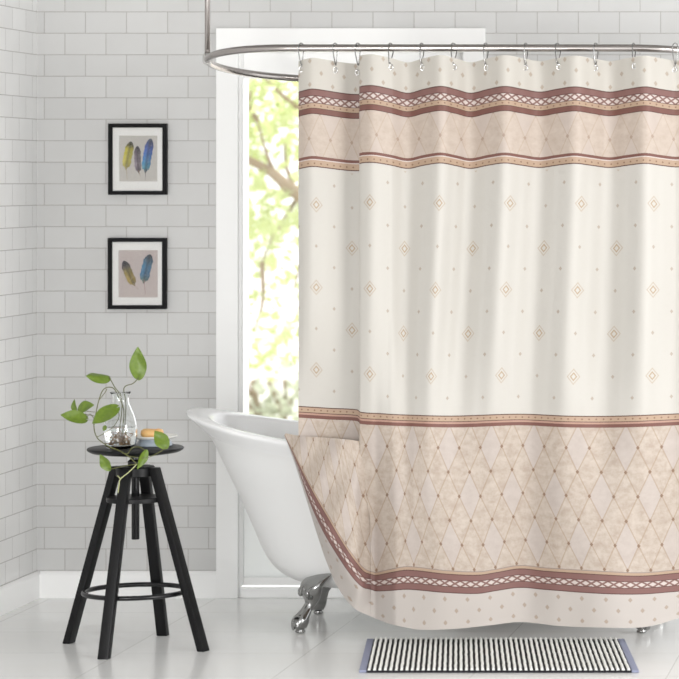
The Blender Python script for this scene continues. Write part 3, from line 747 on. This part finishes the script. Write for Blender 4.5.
# ------------------------------------------------------------------ framed feather prints
def paint_mat():
    m = mat('watercolour print', (1,1,1,1), .85); nt = m.node_tree; b = nt.nodes['Principled BSDF']
    a = nt.nodes.new('ShaderNodeVertexColor'); a.layer_name = 'ink'; g = nt.nodes.new('ShaderNodeNewGeometry')
    n = noise(nt, g.outputs['Position'], 160, 4, .6)
    nt.links.new(mixc(nt, (E(nt, n)-.5)*.7, a.outputs[0], rgb(245, 240, 225)), b.inputs['Base Color'])
    return m
M['print'] = paint_mat()
M['picture_glass'] = M['pane']
def picture(px0, py0, px1, py1, paper, feathers, inner, label):
    Dw = 10.878
    a, b = P(px0, py1, Dw), P(px1, py0, Dw)
    root = empty('picture_frame', ((a.x+b.x)/2, 0, a.z)); tag(root, label, 'picture', 'feather prints on the tiled wall')
    fw = .0148; yb, yf = -.0008, -.024
    bm = bmesh.new()
    rings = []
    for off, y in ((0, yb), (0, yf+.002), (.002, yf), (fw-.003, yf), (fw, yf+.003), (fw, -.010)):
        rings.append([bm.verts.new(v) for v in ((a.x+off, y, a.z+off), (b.x-off, y, a.z+off), (b.x-off, y, b.z-off), (a.x+off, y, b.z-off))])
    rings.append([bm.verts.new(v) for v in ((a.x+.004, yb, a.z+.004), (b.x-.004, yb, a.z+.004), (b.x-.004, yb, b.z-.004), (a.x+.004, yb, b.z-.004))])
    for A, B in zip(rings, rings[1:]+rings[:1]):
        for k in range(4): bm.faces.new((A[k], A[(k+1) % 4], B[(k+1) % 4], B[k]))
    mk('frame_moulding', bm, M['black_frame'], root, False)
    i0, i1 = P(inner[0], inner[3], Dw), P(inner[2], inner[1], Dw)
    bm = bmesh.new(); rings = []
    for (x0, z0, x1, z1), y in (((a.x+fw-.002, a.z+fw-.002, b.x-fw+.002, b.z-fw+.002), -.009), ((a.x+fw-.002, a.z+fw-.002, b.x-fw+.002, b.z-fw+.002), -.0115), ((i0.x, i0.z, i1.x, i1.z), -.0115), ((i0.x+.001, i0.z+.001, i1.x-.001, i1.z-.001), -.009)):
        rings.append([bm.verts.new(v) for v in ((x0, y, z0), (x1, y, z0), (x1, y, z1), (x0, y, z1))])
    for A, B in zip(rings, rings[1:]+rings[:1]):
        for k in range(4): bm.faces.new((A[k], A[(k+1) % 4], B[(k+1) % 4], B[k]))
    mk('mount', bm, M['mount'], root, False)
    bm = bmesh.new(); cl = bm.loops.layers.float_color.new('ink')
    def quad(vs, cs):
        f = bm.faces.new(vs)
        for l, c in zip(f.loops, cs): l[cl] = c
    vs = [bm.verts.new(v) for v in ((i0.x-.002, -.0085, i0.z-.002), (i1.x+.002, -.0085, i0.z-.002), (i1.x+.002, -.0085, i1.z+.002), (i0.x-.002, -.0085, i1.z+.002))]
    quad(vs, [rgb(*paper)]*4)
    for top, bot, w, stops, quill in feathers:
        p0, p1 = P(*top, Dw), P(*bot, Dw); ax_ = p1-p0; ax_.y = 0; L = ax_.length; ax_.normalize(); sd = Vector((ax_.z, 0, -ax_.x)); hw = w*Dw/F/2
        N = 26; rows = []
        for i in range(N+1):
            t = i/N
            h = hw*(min(1, (t/.16))**.55)*(1-sstep(.8, 1.03, t)*.96)*(1+.06*math.sin(t*37)+.05*math.sin(t*71)) if t > 0 else hw*.12
            row = []
            for j, f in enumerate((-1, -.5, 0, .5, 1)):
                jag = .02*L*abs(f)*((i % 3)-1)*(t > .5)
                row.append(bm.verts.new(p0+ax_*(t*L-.07*L*(abs(f)**2)*-1*(t < .5)*t*2+jag)+sd*(h*f+.04*L*math.sin(2.2*t))+Vector((0, .0018-.0002, 0))*0+Vector((0, -.0087+0.0, 0))))
                row[-1].co.y = -.0088
            rows.append(row)
        def colr(t, f):
            for (t0, c0), (t1, c1) in zip(stops, stops[1:]):
                if t <= t1: break
            q = min(1, max(0, (t-t0)/(t1-t0))); c = [c0[k]+(c1[k]-c0[k])*q for k in range(3)]
            sh = (.78 if f == 0 else 1.0)*(1.12 if f > 0 else .92)
            return rgb(*[min(255, x*sh) for x in c])
        for i in range(N):
            for j in range(4):
                fs = (-1, -.5, 0, .5, 1)
                quad([rows[i][j], rows[i][j+1], rows[i+1][j+1], rows[i+1][j]], [colr(i/N, fs[j]), colr(i/N, fs[j+1]), colr((i+1)/N, fs[j+1]), colr((i+1)/N, fs[j])])
        e = P(*quill[0], Dw); e.y = -.0089; s0 = p0+ax_*(L*.9)+sd*(.04*L*math.sin(2.0)); s0.y = -.0089
        dq = (e-s0).normalized(); sq = Vector((dq.z, 0, -dq.x))*.0011
        quad([bm.verts.new(v) for v in (s0-sq, s0+sq, e+sq*.5, e-sq*.5)], [rgb(*quill[1])]*4)
    mk('feather_print', bm, M['print'], root, False, 'keep')
    bm = bmesh.new(); box(bm, (a.x+fw-.002, -.0145, a.z+fw-.002), (b.x-fw+.002, -.0125, b.z-fw+.002)); mk('glass_pane', bm, M['picture_glass'], root, False)
picture(108, 123.6, 166.2, 194.8, (196, 192, 186),
  [((130, 141.5), (125.8, 169.5), 8.5, ((0, (62, 60, 50)), (.12, (86, 82, 50)), (.25, (178, 168, 62)), (.7, (188, 178, 84)), (1, (150, 140, 80))), ((126.3, 179.5), (170, 150, 110))),
   ((136.3, 146), (138.8, 173), 6.5, ((0, (44, 38, 50)), (.3, (104, 92, 104)), (.7, (128, 116, 126)), (1, (70, 58, 66))), ((139.3, 176), (160, 130, 100))),
   ((149.8, 138.5), (145.5, 173), 8.5, ((0, (70, 78, 90)), (.15, (60, 74, 120)), (.3, (62, 92, 168)), (.6, (58, 120, 176)), (.85, (78, 140, 160)), (1, (50, 60, 70)))
    , ((144.3, 179.5), (90, 80, 76)))],
  (118.3, 135.4, 156.6, 181.5), 'upper black framed print of three feathers, on the tiled wall')
picture(107.6, 238, 165.8, 309.2, (192, 180, 176),
  [((122.6, 261), (134.5, 285.5), 8.5, ((0, (48, 44, 58)), (.2, (70, 62, 60)), (.35, (130, 116, 62)), (.7, (160, 138, 70)), (1, (120, 104, 60))), ((137, 289), (170, 150, 130))),
   ((149, 254.5), (143.5, 283.5), 9.5, ((0, (40, 50, 58)), (.15, (50, 80, 98)), (.4, (62, 116, 150)), (.7, (50, 104, 140)), (1, (96, 110, 92))), ((144.4, 294), (150, 100, 100)))],
  (117.6, 250, 157, 297.6), 'lower black framed print of two feathers, on the tiled wall')

# ------------------------------------------------------------------ bath mat
BL, BR, TL, TR = (359, 673), (639, 673), (367, 641.5), (624.5, 641.5)
def fl(px, py):
    D = EYE*F/(py-VY); p = P(px, py, D); p.z = 0; return p
cBL, cBR, cTL, cTR = fl(*BL), fl(*BR), fl(*TL), fl(*TR)
def mp(s, t, z):
    p = cBL.lerp(cBR, s).lerp(cTL.lerp(cTR, s), t); p.z = z; return p
mt = empty('bath_mat', (cBL+cTR)/2)
tag(mt, 'black and white ribbed bath mat with lavender ends on the floor', 'bath mat')
e0, e1 = .026, .974; NR = 49
bm = bmesh.new()
vs = [bm.verts.new(mp(s, t, z)) for z in (.001, .008) for t in (0, 1) for s in (e0, e1)]
hexa(bm, vs, 0, 0)
for k in range(NR):
    s0 = e0+(e1-e0)*(k+.5)/NR; hw = (e1-e0)/NR*.27; rows = []
    for i in range(15):
        t = .004+.992*i/14; j = .0006*math.sin(i*1.9+k*1.3)+.0004*math.sin(k*5+i*3.1); row = []
        for a in range(7):
            an = math.pi*a/6
            row.append(bm.verts.new(mp(s0+j-hw*math.cos(an), t, .0075+.0075*math.sin(an)*(1+.1*math.sin(i*2.7+k)))))
        rows.append(row)
    for A, B in zip(rows, rows[1:]):
        for a in range(6): bm.faces.new((A[a], A[a+1], B[a+1], B[a])).material_index = 1
    for row in (rows[0], rows[-1]): bm.faces.new(row).material_index = 1
mk('ribbed_body', bm, [M['mat_black'], M['mat_white']], mt, True, 50)
for s0, s1 in ((0, e0), (e1, 1)):
    bm = bmesh.new(); vs = [bm.verts.new(mp(s, t, z)) for z in (.001, .0095) for t in (-.004, 1.002) for s in (s0, s1)]
    hexa(bm, vs, .002); eb = mk('end_band', bm, M['mat_band'], mt, True, 40); eb['label'] = 'lavender grey end band'
